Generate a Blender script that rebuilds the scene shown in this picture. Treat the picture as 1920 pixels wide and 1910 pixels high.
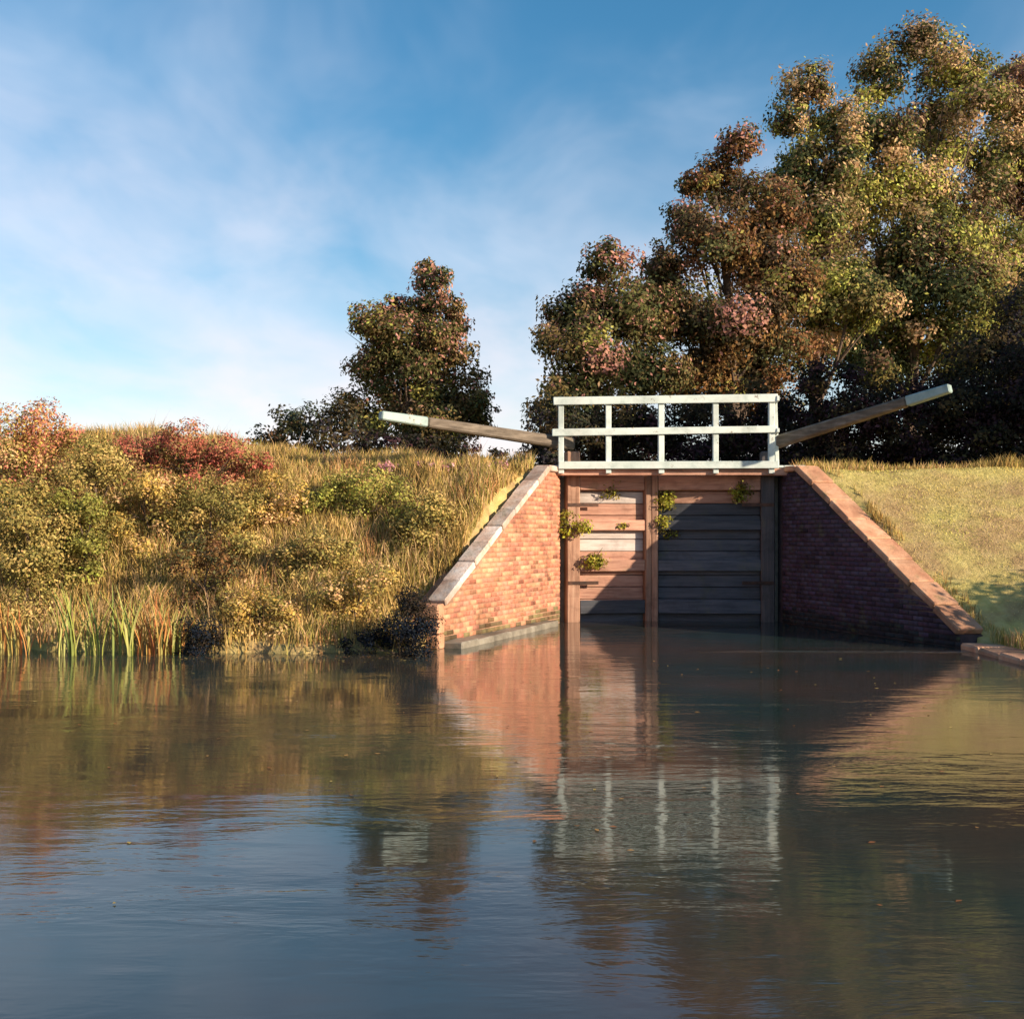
import bpy, bmesh, math, random
import numpy as np
from mathutils import Vector, Matrix

R = math.radians
S = bpy.context.scene
COL = S.collection
for o in list(bpy.data.objects):
    bpy.data.objects.remove(o)

# ------------------------------------------------------------------ camera, sky, sun, exposure
FPX, CAM_H, HOR = 2059.0, 1.7, 1000.0          # focal length in photo pixels, eye height, horizon row
cam_d = bpy.data.cameras.new('camera'); cam = bpy.data.objects.new('camera', cam_d); COL.objects.link(cam)
cam.location = (0, 0, CAM_H); cam.rotation_euler = (R(90), 0, 0)
cam_d.sensor_width = 36; cam_d.lens = FPX / 1920 * 36; cam_d.shift_y = (HOR - 955) / 1920
cam_d.clip_start = 0.1; cam_d.clip_end = 4000
S.camera = cam

SUN = Vector((1.75, -1.0, 0.65)).normalized()   # towards the sun: right of and behind the viewer, low
SUN_EL = math.asin(SUN.z); SUN_AZ = math.atan2(SUN.x, SUN.y)
w = bpy.data.worlds.new('World'); S.world = w; w.use_nodes = True
nt = w.node_tree; N = nt.nodes; L = nt.links
for n in list(N): N.remove(n)
out = N.new('ShaderNodeOutputWorld'); bg = N.new('ShaderNodeBackground'); bg.inputs[1].default_value = 0.088
sky = N.new('ShaderNodeTexSky'); sky.sky_type = 'NISHITA'; sky.sun_disc = False
sky.sun_elevation = SUN_EL; sky.sun_rotation = SUN_AZ
sky.air_density = 1.0; sky.dust_density = 0.5; sky.ozone_density = 1.6
hs = N.new('ShaderNodeHueSaturation'); hs.inputs['Saturation'].default_value = 1.36; hs.inputs['Value'].default_value = 1.0; hs.inputs['Hue'].default_value = 0.492
L.new(sky.outputs[0], hs.inputs['Color'])
tc = N.new('ShaderNodeTexCoord'); sp = N.new('ShaderNodeSeparateXYZ'); L.new(tc.outputs['Generated'], sp.inputs[0])
def wmath(op, a, b=None, c=None, clamp=False):
    m = N.new('ShaderNodeMath'); m.operation = op; m.use_clamp = clamp
    for i, v in enumerate((a, b, c)):
        if v is None: continue
        if isinstance(v, (int, float)): m.inputs[i].default_value = v
        else: L.new(v, m.inputs[i])
    return m.outputs[0]
zz = wmath('ADD', wmath('MAXIMUM', sp.outputs[2], 0.0), 0.16)
cb = N.new('ShaderNodeCombineXYZ')
L.new(wmath('DIVIDE', sp.outputs[0], zz), cb.inputs[0]); L.new(wmath('DIVIDE', sp.outputs[1], zz), cb.inputs[1])
def wnoise(scale, detail, rough, dist, loc=(0, 0, 0), scl=(1, 1, 1), rot=0):
    mp = N.new('ShaderNodeMapping'); mp.inputs['Location'].default_value = loc; mp.inputs['Scale'].default_value = scl
    mp.inputs['Rotation'].default_value = (0, 0, rot)
    L.new(cb.outputs[0], mp.inputs[0])
    n = N.new('ShaderNodeTexNoise'); n.inputs['Scale'].default_value = scale; n.inputs['Detail'].default_value = detail
    n.inputs['Roughness'].default_value = rough; n.inputs['Distortion'].default_value = dist
    L.new(mp.outputs[0], n.inputs['Vector']); return n.outputs['Fac']
c1 = wnoise(0.85, 5, 0.5, 0.25, (5.4, -0.6, 0), (1.0, 0.55, 1), 0.5)
c2 = wnoise(3.2, 4, 0.55, 0.4, (0.4, 5.2, 0), (1.0, 0.6, 1), 0.5)
cl = wmath('ADD', wmath('MULTIPLY', c1, 0.72), wmath('MULTIPLY', c2, 0.28))
mr = N.new('ShaderNodeMapRange'); mr.interpolation_type = 'SMOOTHSTEP'
mr.inputs['From Min'].default_value = 0.36; mr.inputs['From Max'].default_value = 0.76; mr.inputs['To Max'].default_value = 0.78
cover = wmath('MULTIPLY', wmath('SUBTRACT', 0.29, wmath('MAXIMUM', sp.outputs[2], 0.0)), 0.62)   # thinner cloud overhead, more towards the horizon
L.new(wmath('ADD', cl, wmath('MAXIMUM', cover, -0.10)), mr.inputs['Value'])
c3 = wnoise(1.4, 3, 0.5, 0.3, (7.0, 2.0, 0))
cc = N.new('ShaderNodeMix'); cc.data_type = 'RGBA'
cc.inputs['A'].default_value = (4.6, 5.4, 6.5, 1); cc.inputs['B'].default_value = (7.4, 5.9, 5.8, 1)
L.new(wmath('ADD', c3, wmath('MULTIPLY', wmath('SUBTRACT', 0.22, sp.outputs[2]), 1.6), None, True), cc.inputs['Factor'])
mx = N.new('ShaderNodeMix'); mx.data_type = 'RGBA'
L.new(mr.outputs[0], mx.inputs['Factor']); L.new(hs.outputs[0], mx.inputs['A']); L.new(cc.outputs['Result'], mx.inputs['B'])
L.new(mx.outputs['Result'], bg.inputs[0]); L.new(bg.outputs[0], out.inputs[0])

sd = bpy.data.lights.new('sun', 'SUN'); sd.energy = 5.0; sd.angle = R(0.6); sd.color = (1.0, 0.80, 0.58)
so = bpy.data.objects.new('sun', sd); COL.objects.link(so)
so.rotation_euler = (-SUN).to_track_quat('-Z', 'Y').to_euler(); so.location = (20, -10, 20)

vs = S.view_settings
vs.view_transform = 'Standard'; vs.look = 'None'; vs.exposure = 0.97; vs.gamma = 1.0; vs.use_curve_mapping = False
S.cycles.max_bounces = 4; S.cycles.diffuse_bounces = 3; S.cycles.transparent_max_bounces = 6; S.cycles.caustics_reflective = False

# ------------------------------------------------------------------ helpers
rng = np.random.default_rng(7); random.seed(7)
def P(px, py, d):                               # a point at distance d seen at a photo pixel
    return Vector(((px - 960) * d / FPX, d, CAM_H - (py - HOR) * d / FPX))

def nodes(m):
    m.use_nodes = True; return m.node_tree.nodes, m.node_tree.links, m.node_tree.nodes['Principled BSDF']
def nz(N, L, scale, detail=4, rough=0.55, coord='Object', stretch=None, dist=0.0):
    t = N.new('ShaderNodeTexCoord'); n = N.new('ShaderNodeTexNoise')
    n.inputs['Scale'].default_value = scale; n.inputs['Detail'].default_value = detail
    n.inputs['Roughness'].default_value = rough; n.inputs['Distortion'].default_value = dist
    src = t.outputs[coord]
    if stretch:
        mp = N.new('ShaderNodeMapping'); mp.inputs['Scale'].default_value = stretch
        L.new(src, mp.inputs[0]); src = mp.outputs[0]
    L.new(src, n.inputs['Vector']); return n.outputs['Fac']
def ramp(N, L, fac, stops):
    r = N.new('ShaderNodeValToRGB'); e = r.color_ramp.elements
    while len(e) < len(stops): e.new(0.5)
    for q, (p, c) in zip(e, stops): q.position = p; q.color = (*c, 1)
    L.new(fac, r.inputs[0]); return r.outputs[0]
def mixc(N, L, fac, a, b, mode='MIX'):
    m = N.new('ShaderNodeMix'); m.data_type = 'RGBA'; m.blend_type = mode
    for key, v in (('Factor', fac), ('A', a), ('B', b)):
        if isinstance(v, (int, float)): m.inputs[key].default_value = v
        elif isinstance(v, tuple): m.inputs[key].default_value = (*v, 1)
        else: L.new(v, m.inputs[key])
    return m.outputs['Result']
def bump(N, L, b, h, strength, dist):
    n = N.new('ShaderNodeBump'); n.inputs['Strength'].default_value = strength; n.inputs['Distance'].default_value = dist
    L.new(h, n.inputs['Height']); L.new(n.outputs[0], b.inputs['Normal'])

M = {}
def mat_solid(name, stops, scale=3, rough=0.8, bstr=0.4, bdist=0.02, stretch=None, vary=0.25, coord='Object', attr=None, stain=0.8, moss=0.0, chips=0.0):
    m = bpy.data.materials.new(name); N, L, b = nodes(m)
    c = ramp(N, L, nz(N, L, scale, 6, 0.6, coord, stretch), stops)
    if attr:
        a = N.new('ShaderNodeAttribute'); a.attribute_name = attr
        c = mixc(N, L, 1.0, a.outputs['Color'], ramp(N, L, nz(N, L, 9, 6, 0.7), [(0.3, (0.62, 0.60, 0.58)), (0.5, (1, 1, 1)), (0.7, (1.25, 1.22, 1.18))]), 'MULTIPLY')
    st = ramp(N, L, nz(N, L, 1.1, 8, 0.68, 'Object', None, 0.6), [(0.32, (0.42, 0.40, 0.38)), (0.5, (0.92, 0.92, 0.92)), (0.7, (1.08, 1.05, 1.02))])
    c = mixc(N, L, stain, c, st, 'MULTIPLY')
    if moss:
        mk = ramp(N, L, nz(N, L, 2.3, 8, 0.7), [(0.56, (0, 0, 0)), (0.68, (moss, moss, moss))])
        c = mixc(N, L, mk, c, (0.11, 0.12, 0.045))
    if chips:
        ck = ramp(N, L, nz(N, L, 11, 8, 0.75), [(0.60, (0, 0, 0)), (0.64, (chips, chips, chips))])
        c = mixc(N, L, ck, c, (0.17, 0.12, 0.085))
    if vary:
        oi = N.new('ShaderNodeObjectInfo'); mr = N.new('ShaderNodeMapRange')
        mr.inputs['To Min'].default_value = 1 - vary; mr.inputs['To Max'].default_value = 1 + vary
        L.new(oi.outputs['Random'], mr.inputs['Value'])
        hv = N.new('ShaderNodeHueSaturation'); L.new(mr.outputs[0], hv.inputs['Value']); L.new(c, hv.inputs['Color'])
        c = hv.outputs[0]
    L.new(c, b.inputs['Base Color']); b.inputs['Roughness'].default_value = rough
    b.inputs['Specular IOR Level'].default_value = 0.25
    bump(N, L, b, nz(N, L, scale * 6, 5, 0.65, coord, stretch), bstr, bdist)
    M[name] = m; return m
mat_solid('brick', [(0.2, (0.30, 0.12, 0.07)), (0.5, (0.46, 0.20, 0.11)), (0.8, (0.56, 0.33, 0.20))], 1.3, 0.88, 0.5, 0.01, vary=0, attr='col', moss=0.45)
mat_solid('iron', [(0.3, (0.03, 0.022, 0.02)), (0.7, (0.12, 0.06, 0.04))], 9, 0.7, 0.4, 0.004)
mat_solid('mortar', [(0.3, (0.24, 0.13, 0.085)), (0.7, (0.42, 0.26, 0.18))], 4, 0.95, 0.5, 0.01, vary=0)
mat_solid('mortar_shade', [(0.3, (0.030, 0.022, 0.026)), (0.7, (0.075, 0.055, 0.058))], 4, 0.95, 0.5, 0.01, vary=0)  # darker mortar copy with the right wall's shade painted in
mat_solid('coping', [(0.25, (0.38, 0.24, 0.18)), (0.5, (0.55, 0.43, 0.36)), (0.75, (0.66, 0.64, 0.62))], 3, 0.85, 0.6, 0.02, vary=0.25, moss=0.6)
mat_solid('coping_brick', [(0.25, (0.34, 0.15, 0.09)), (0.55, (0.52, 0.29, 0.18)), (0.85, (0.60, 0.43, 0.31))], 3, 0.85, 0.6, 0.02, vary=0.25, moss=0.5)
mat_solid('wet_stone', [(0.25, (0.12, 0.11, 0.09)), (0.6, (0.26, 0.24, 0.20)), (0.85, (0.34, 0.33, 0.29))], 4, 0.6, 0.5, 0.012, vary=0.2)
mat_solid('gate_wood', [(0.2, (0.24, 0.11, 0.08)), (0.5, (0.47, 0.26, 0.19)), (0.8, (0.60, 0.38, 0.29))], 2, 0.8, 0.6, 0.012, (0.8, 0.8, 9), 0.2, moss=0.35)
mat_solid('post_wood', [(0.2, (0.17, 0.09, 0.06)), (0.5, (0.34, 0.20, 0.14)), (0.8, (0.48, 0.32, 0.23))], 2, 0.8, 0.6, 0.012, (9, 9, 0.6), 0.2)
mat_solid('post_shade', [(0.2, (0.035, 0.034, 0.042)), (0.5, (0.085, 0.078, 0.082)), (0.8, (0.15, 0.12, 0.11))], 2, 0.6, 0.6, 0.012, (9, 9, 0.6), 0.2, moss=0.3)  # dark post timber: shade painted into the right heel post
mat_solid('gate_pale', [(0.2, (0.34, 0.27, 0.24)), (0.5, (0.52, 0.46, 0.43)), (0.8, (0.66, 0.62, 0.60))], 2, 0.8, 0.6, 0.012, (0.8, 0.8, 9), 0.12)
mat_solid('gate_wet_shade', [(0.2, (0.030, 0.036, 0.048)), (0.5, (0.070, 0.078, 0.098)), (0.8, (0.12, 0.12, 0.135))], 2, 0.5, 0.6, 0.012, (0.8, 0.8, 9), 0.25, moss=0.3)  # wet timber near the waterline, and painted shade on the right leaf
mat_solid('beam_wood', [(0.2, (0.05, 0.04, 0.032)), (0.5, (0.14, 0.115, 0.09)), (0.8, (0.27, 0.23, 0.19))], 2.5, 0.75, 0.6, 0.012, (1, 1, 6), 0.1)
mat_solid('white_paint', [(0.2, (0.36, 0.44, 0.42)), (0.45, (0.54, 0.63, 0.61)), (0.8, (0.68, 0.73, 0.71))], 4, 0.55, 0.3, 0.006, None, 0.06, stain=0.55, chips=0.8)
mat_solid('teal_paint', [(0.2, (0.16, 0.24, 0.235)), (0.5, (0.29, 0.39, 0.385)), (0.8, (0.42, 0.51, 0.50))], 4, 0.55, 0.3, 0.006, None, 0.06, stain=0.7, chips=0.9)
mat_solid('bark', [(0.2, (0.05, 0.035, 0.028)), (0.6, (0.14, 0.10, 0.075)), (0.9, (0.22, 0.17, 0.13))], 3, 0.9, 0.8, 0.03, (1, 1, 0.25), 0.15)

def mat_leaf(name, trans=0.3):
    m = bpy.data.materials.new(name); N, L, b = nodes(m); N.remove(b)
    a = N.new('ShaderNodeAttribute'); a.attribute_name = 'col'
    d = N.new('ShaderNodeBsdfDiffuse'); L.new(a.outputs['Color'], d.inputs[0])
    t = N.new('ShaderNodeBsdfTranslucent'); L.new(a.outputs['Color'], t.inputs[0])
    mix = N.new('ShaderNodeMixShader'); mix.inputs[0].default_value = trans
    L.new(d.outputs[0], mix.inputs[1]); L.new(t.outputs[0], mix.inputs[2])
    L.new(mix.outputs[0], N['Material Output'].inputs[0]); M[name] = m
mat_leaf('leaf', 0.3); mat_leaf('grass', 0.25)

def link(o, parent=None):
    COL.objects.link(o)
    if parent is not None:
        o.parent = parent
        o.matrix_parent_inverse = Matrix.Translation(-Vector(parent.location))
    return o
def tag(o, label=None, cat=None, group=None, kind=None):
    for k, v in (('label', label), ('category', cat), ('group', group), ('kind', kind)):
        if v: o[k] = v
    return o
def thing(name, loc, label, cat, group=None):
    o = bpy.data.objects.new(name, None); o.location = loc; o.empty_display_size = 0.2
    COL.objects.link(o); return tag(o, label, cat, group)
def np_mesh(name, verts, faces_flat, sizes, material, parent=None, cols=None, smooth=False):
    me = bpy.data.meshes.new(name); verts = np.asarray(verts, np.float32)
    faces_flat = np.asarray(faces_flat, np.int32); sizes = np.asarray(sizes, np.int32)
    me.vertices.add(len(verts)); me.vertices.foreach_set('co', verts.ravel())
    me.loops.add(len(faces_flat)); me.loops.foreach_set('vertex_index', faces_flat)
    me.polygons.add(len(sizes))
    st = np.zeros(len(sizes), np.int32); st[1:] = np.cumsum(sizes)[:-1]
    me.polygons.foreach_set('loop_start', st); me.polygons.foreach_set('loop_total', sizes)
    if smooth: me.polygons.foreach_set('use_smooth', np.ones(len(sizes), bool))
    me.update(calc_edges=True)
    if cols is not None:
        ca = me.color_attributes.new('col', 'FLOAT_COLOR', 'POINT')
        c4 = np.ones((len(verts), 4), np.float32); c4[:, :3] = cols
        ca.data.foreach_set('color', c4.ravel())
    me.materials.append(M[material])
    return link(bpy.data.objects.new(name, me), parent)
def bm_obj(name, bm, material, parent=None, smooth=False):
    me = bpy.data.meshes.new(name); bm.normal_update(); bm.to_mesh(me); bm.free()
    if smooth: me.polygons.foreach_set('use_smooth', np.ones(len(me.polygons), bool))
    me.materials.append(M[material])
    return link(bpy.data.objects.new(name, me), parent)
def beam_bm(p0, p1, wdt, thk, up=(0, 0, 1), bev=0.01, taper=1.0, bm=None, jit=0.0):
    """bevelled bar from p0 to p1: wdt across, thk along up"""
    p0, p1 = Vector(p0), Vector(p1); u = (p1 - p0).normalized(); up = Vector(up)
    side = u.cross(up).normalized(); upv = side.cross(u).normalized()
    b = bmesh.new(); vs_ = []
    for p, k in ((p0, 1.0), (p1, taper)):
        for sx, sy in ((-1, -1), (1, -1), (1, 1), (-1, 1)):
            j = Vector((random.uniform(-jit, jit), random.uniform(-jit, jit), random.uniform(-jit, jit)))
            vs_.append(b.verts.new(p + side * sx * wdt * k / 2 + upv * sy * thk * k / 2 + j))
    for f in ((3, 2, 1, 0), (4, 5, 6, 7), (0, 1, 5, 4), (1, 2, 6, 5), (2, 3, 7, 6), (3, 0, 4, 7)):
        b.faces.new([vs_[i] for i in f])
    bmesh.ops.recalc_face_normals(b, faces=b.faces)
    if bev > 0: bmesh.ops.bevel(b, geom=list(b.edges), offset=bev, segments=1, affect='EDGES')
    return b
def beam(name, p0, p1, wdt, thk, material, parent=None, **k):
    return bm_obj(name, beam_bm(p0, p1, wdt, thk, **k), material, parent)
def tube_arrays(pts, rads, sides=7):
    V, F = [], []
    for i, (p, r) in enumerate(zip(pts, rads)):
        d = (pts[min(i + 1, len(pts) - 1)] - pts[max(i - 1, 0)]).normalized()
        a = d.cross(Vector((0.3, 1, 0.1))).normalized(); b = d.cross(a)
        for k in range(sides):
            t = 2 * math.pi * k / sides; V.append(p + (a * math.cos(t) + b * math.sin(t)) * r)
    for i in range(len(pts) - 1):
        for k in range(sides):
            F.append((i * sides + k, i * sides + (k + 1) % sides, (i + 1) * sides + (k + 1) % sides, (i + 1) * sides + k))
    return V, F

# ------------------------------------------------------------------ terrain
LW = [(0.92, 20.95), (0.66, 20.35), (-1.03, 16.3)]          # left wing wall, face line on plan
RW = [(5.15, 20.95), (5.30, 20.45), (6.65, 16.3)]           # right wing wall
RE = [(6.65, 16.3), (6.56, 13.6), (6.35, 9.0), (6.6, 2.0), (7.5, -14)]   # low stone edging
def interp_x(y, line):
    ys = np.array([p[1] for p in line])[::-1]; xs = np.array([p[0] for p in line])[::-1]
    return np.interp(y, ys, xs)
def zcl(y): return np.interp(y, [16.3, 20.35], [0.72, 2.98])
def zcr(y): return np.interp(y, [16.3, 20.45], [0.30, 2.98])
def sstep(t): t = np.clip(t, 0, 1); return t * t * (3 - 2 * t)
def wob(x, y): return (np.sin(x * 1.7 + y * 0.9) + np.sin(x * 0.73 - y * 1.31 + 2) + 0.6 * np.sin(x * 3.9 + 1.1 * y) + 0.5 * np.sin(y * 4.3 - x * 2.1)) / 3.1
def shore_y(x): return 15.45 + 0.13 * np.sin(x * 2.3) + 0.09 * np.sin(x * 5.1 + 1) + 0.012 * (x + 1.0) ** 2 * (x > -30)
def height(x, y):
    x = np.asarray(x, float); y = np.asarray(y, float)
    bed = -1.2
    # left bank
    t = (y - shore_y(x)) / 5.3
    lip = sstep((y - shore_y(x) + 0.12) / 0.25)
    top = 2.92 + 0.5 * sstep((-x - 3.0) / 4.0)
    hl = -1.2 + lip * 1.32 + (top - 0.12) * sstep(t) + 0.10 * wob(x, y) * sstep(t * 5)
    # right bank
    s = np.clip((y - 16.3) / 4.15, 0, 1)
    xe = np.where(y > 16.3, interp_x(y, RW), interp_x(y, RE))
    hr = 0.08 + 2.82 * s + 0.16 * np.maximum(0, np.minimum(x - xe - 0.6, 9)) * (1 - s) + 0.05 * wob(x, y) * sstep((x - xe - 0.6) / 0.8)
    xl = interp_x(y, LW)
    left = np.where(y > 16.3, x < xl - 0.30, x < -1.2)
    right = x > xe + 0.30
    h = np.where(right, hr, np.where(left, hl, bed))
    far = sstep((np.hypot(x, y - 20) - 45) / 40)
    h = np.where(y > 15, h + far * 0.25 * wob(x * 0.08, y * 0.08), h)
    h = np.where((y < -14) | (x > 60) | (x < -60) & (y < 15), np.where(right, hr, 0.9), h)
    return h
def spaced(lo, a, b, hi, fine):
    v = list(np.arange(a, b + 1e-6, fine)); st = fine
    p = a
    while p > lo: st *= 1.25; p -= st; v.insert(0, p)
    st = fine; p = b
    while p < hi: st *= 1.25; p += st; v.append(p)
    return np.array(v)
gx = spaced(-900, -10, 14, 900, 0.15); gy = spaced(-400, 13.0, 22.5, 1500, 0.15)
GX, GY = np.meshgrid(gx, gy); GZ = height(GX, GY)
nx, ny = len(gx), len(gy)
V = np.stack([GX.ravel(), GY.ravel(), GZ.ravel()], 1)
idx = np.arange(nx * ny).reshape(ny, nx)
F = np.stack([idx[:-1, :-1], idx[:-1, 1:], idx[1:, 1:], idx[1:, :-1]], -1).reshape(-1, 4)

m = bpy.data.materials.new('ground'); M['ground'] = m; N, L, b = nodes(m)
n1 = nz(N, L, 0.9, 7, 0.6); n2 = nz(N, L, 5, 6, 0.65)
earth = ramp(N, L, n2, [(0.25, (0.20, 0.13, 0.07)), (0.5, (0.36, 0.25, 0.12)), (0.8, (0.48, 0.36, 0.19))])
green = ramp(N, L, n2, [(0.25, (0.30, 0.26, 0.085)), (0.5, (0.47, 0.40, 0.14)), (0.8, (0.58, 0.49, 0.21))])
L.new(mixc(N, L, ramp(N, L, n1, [(0.4, (0, 0, 0)), (0.6, (1, 1, 1))]), earth, green), b.inputs['Base Color'])
b.inputs['Roughness'].default_value = 0.95; b.inputs['Specular IOR Level'].default_value = 0.1
bump(N, L, b, nz(N, L, 14, 6, 0.7), 0.8, 0.06)
g = np_mesh('ground', V, F.ravel(), np.full(len(F), 4), 'ground', smooth=True); tag(g, kind='structure')

# ------------------------------------------------------------------ water
m = bpy.data.materials.new('water'); M['water'] = m; N, L, b = nodes(m)
b.inputs['Roughness'].default_value = 0.05; b.inputs['IOR'].default_value = 1.72
body = ramp(N, L, nz(N, L, 0.35, 4, 0.5), [(0.38, (0.020, 0.038, 0.036)), (0.62, (0.058, 0.042, 0.032))])
L.new(body, b.inputs['Base Color'])
w1 = nz(N, L, 1.6, 5, 0.55, 'Object', (0.55, 1.5, 1), 0.4); w2 = nz(N, L, 9, 3, 0.5, 'Object', (0.35, 1.5, 1), 0.3)
t_ = N.new('ShaderNodeTexCoord'); s_ = N.new('ShaderNodeSeparateXYZ'); L.new(t_.outputs['Object'], s_.inputs[0])
def mth(op, a, b_=None, clamp=False):
    q = N.new('ShaderNodeMath'); q.operation = op; q.use_clamp = clamp
    for i, v in enumerate((a, b_)):
        if v is None: continue
        if isinstance(v, (int, float)): q.inputs[i].default_value = v
        else: L.new(v, q.inputs[i])
    return q.outputs[0]
wind = ramp(N, L, nz(N, L, 0.55, 3, 0.5, 'Object', (0.35, 1.3, 1)), [(0.42, (0.25, 0.25, 0.25)), (0.62, (1, 1, 1))])
yb = mth('ABSOLUTE', mth('SUBTRACT', mth('ADD', s_.outputs[1], mth('MULTIPLY', nz(N, L, 0.9, 3), 0.35)), 16.05))
band = mth('MULTIPLY', mth('SUBTRACT', 1.0, mth('DIVIDE', yb, 0.30), True), mth('MULTIPLY', mth('SUBTRACT', s_.outputs[0], 2.2), 0.8, True))
w3 = nz(N, L, 16, 2, 0.5, 'Object', (0.4, 1.2, 1))
hgt = mth('ADD', mth('ADD', mth('MULTIPLY', w1, 1.0), mth('MULTIPLY', w2, 0.16)), mth('MULTIPLY', mth('MULTIPLY', w3, band), 1.6))
bn = N.new('ShaderNodeBump'); bn.inputs['Distance'].default_value = 0.05
L.new(mth('ADD', mth('MULTIPLY', wind, 0.27), mth('MULTIPLY', band, 0.9)), bn.inputs['Strength']); L.new(hgt, bn.inputs['Height']); L.new(bn.outputs[0], b.inputs['Normal'])
wp = [(-60, -14), (7.6, -14), (7.6, 20.9), (-60, 20.9)]
V = [(-60, -14, 0), (8, -14, 0), (8, 22.5, 0), (-60, 22.5, 0)]
wt = np_mesh('water', V, [0, 1, 2, 3], [4], 'water'); tag(wt, kind='structure')
V = [(0.6, 21.9, 2.45), (5.5, 21.9, 2.45), (5.5, 60, 2.45), (0.6, 60, 2.45)]
wt = np_mesh('lock_water', V, [0, 1, 2, 3], [4], 'water'); tag(wt, kind='structure')

# ------------------------------------------------------------------ wing walls
def make_wall(line, ztop, nsign, label, cop_mat, seed, extra_y=30.0, shade_tint=None, cw=0.31):
    rr = random.Random(seed)
    root = thing('wing_wall', (line[-1][0], line[-1][1], 0), label, 'wall')
    pts = [(line[0][0], extra_y)] + list(line)
    seg = []
    for a, b in zip(pts[:-1], pts[1:]):
        a, b = Vector(a), Vector(b); u = (b - a).normalized(); n = Vector((-u.y, u.x)) * nsign
        seg.append((a, b, u, n))
    # mortar core
    V, F = [], []
    def nrm(i):
        if i == 0: return seg[0][3]
        if i == len(pts) - 1: return seg[-1][3]
        return ((seg[i - 1][3] + seg[i][3]) / 2).normalized()
    stations = []
    for i, p in enumerate(pts): stations.append((Vector(p), nrm(i)))
    for p, n in stations:
        zt = float(ztop(p.y)) - 0.13
        f = p - n * 0.012; k = p - n * 0.46
        V += [(f.x, f.y, -1), (f.x, f.y, zt), (k.x, k.y, zt), (k.x, k.y, -1)]
    for i in range(len(stations) - 1):
        q = i * 4; r = q + 4
        F += [(q, r, r + 1, q + 1), (q + 1, r + 1, r + 2, q + 2), (q + 2, r + 2, r + 3, q + 3)]
    e = (len(stations) - 1) * 4; F.append((e, e + 3, e + 2, e + 1))
    np_mesh('wall_core', V, [i for f in F for i in f], [4] * len(F), 'mortar_shade' if shade_tint else 'mortar', root)
    # bricks of the face, one joined part
    V, F, C = [], [], []
    ch, pitch, gap = 0.081, 0.235, 0.012
    for a, b, u, n in seg[1:]:
        ln = (b - a).length
        for k in range(-3, 40):
            z0 = k * ch + gap; z1 = (k + 1) * ch
            s = -(k % 2) * pitch / 2 + rr.uniform(-0.01, 0.01)
            while s < ln:
                s0 = max(0, s + gap); s1 = min(ln, s + pitch); s += pitch
                if s1 - s0 < 0.03: continue
                za = float(ztop((a + u * s0).y)) - 0.135; zb = float(ztop((a + u * s1).y)) - 0.135
                if min(za, zb) < z0 + 0.02: continue
                t0, t1 = min(z1, za), min(z1, zb)
                pr = rr.uniform(-0.004, 0.006); o = len(V); bv = 0.006
                fr = [(s0 + bv, z0 + bv), (s1 - bv, z0 + bv), (s1 - bv, t1 - bv), (s0 + bv, t0 - bv)]
                bk = [(s0, z0), (s1, z0), (s1, t1), (s0, t0)]
                for q, zz_ in fr: c = a + u * q + n * pr; V.append((c.x, c.y, zz_))
                for q, zz_ in bk: c = a + u * q - n * 0.014; V.append((c.x, c.y, zz_))
                F += [(o, o + 1, o + 2, o + 3)] + [(o + i, o + 4 + i, o + 4 + (i + 1) % 4, o + (i + 1) % 4) for i in range(4)]
                r = rr.random(); wet = z1 < 0.24 + 0.09 * math.sin(s * 3) + rr.uniform(-.06, .06)
                base = rr.choice([(0.52, 0.23, 0.14), (0.55, 0.27, 0.16), (0.58, 0.31, 0.19), (0.50, 0.19, 0.12), (0.46, 0.18, 0.12), (0.55, 0.29, 0.18), (0.44, 0.20, 0.14), (0.53, 0.23, 0.16)])
                kf = rr.uniform(0.75, 1.15) * (0.42 if wet else 1) * (0.55 if rr.random() < .05 else 1)
                if wet: base = (base[0] * 0.8, base[1] * 1.25, base[2])
                if shade_tint: base = tuple(q * e for q, e in zip(base, shade_tint))  # multiplies the wall's shade into its brick colours
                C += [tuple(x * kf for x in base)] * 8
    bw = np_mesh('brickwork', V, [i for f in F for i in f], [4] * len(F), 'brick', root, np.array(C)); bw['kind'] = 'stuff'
    # coping stones, one by one
    for si, (a, b, u, n) in enumerate(seg):
        if si == 0: a = b - u * 2.4
        ln = (b - a).length; cnt = max(1, round(ln / 0.58)); st = ln / cnt
        for i in range(cnt):
            q0, q1 = a + u * (i * st + 0.008), a + u * ((i + 1) * st - 0.008)
            off = -n * (cw / 2 - 0.045 + rr.uniform(-0.012, 0.012)); q0 = q0 + off; q1 = q1 + off
            dz = rr.uniform(-0.012, 0.012) - 0.062
            beam('coping_stone', (q0.x, q0.y, float(ztop((q0 - off).y)) + dz), (q1.x, q1.y, float(ztop((q1 - off).y)) + dz + rr.uniform(-.008, .008)),
                 cw, 0.11, cop_mat, root, bev=0.018, jit=0.006)
    return root, seg
lw, lseg = make_wall(LW, zcl, 1, 'sunlit orange brick wing wall sloping down to the water left of the lock gate', 'coping', 3)
rw, rseg = make_wall(RW, zcr, -1, 'shaded dark brick wing wall below the grass right of the lock gate', 'coping_brick', 5, shade_tint=(0.14, 0.20, 0.50), cw=0.48)  # tint puts this wall's shade into its brick and mortar colour
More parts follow.
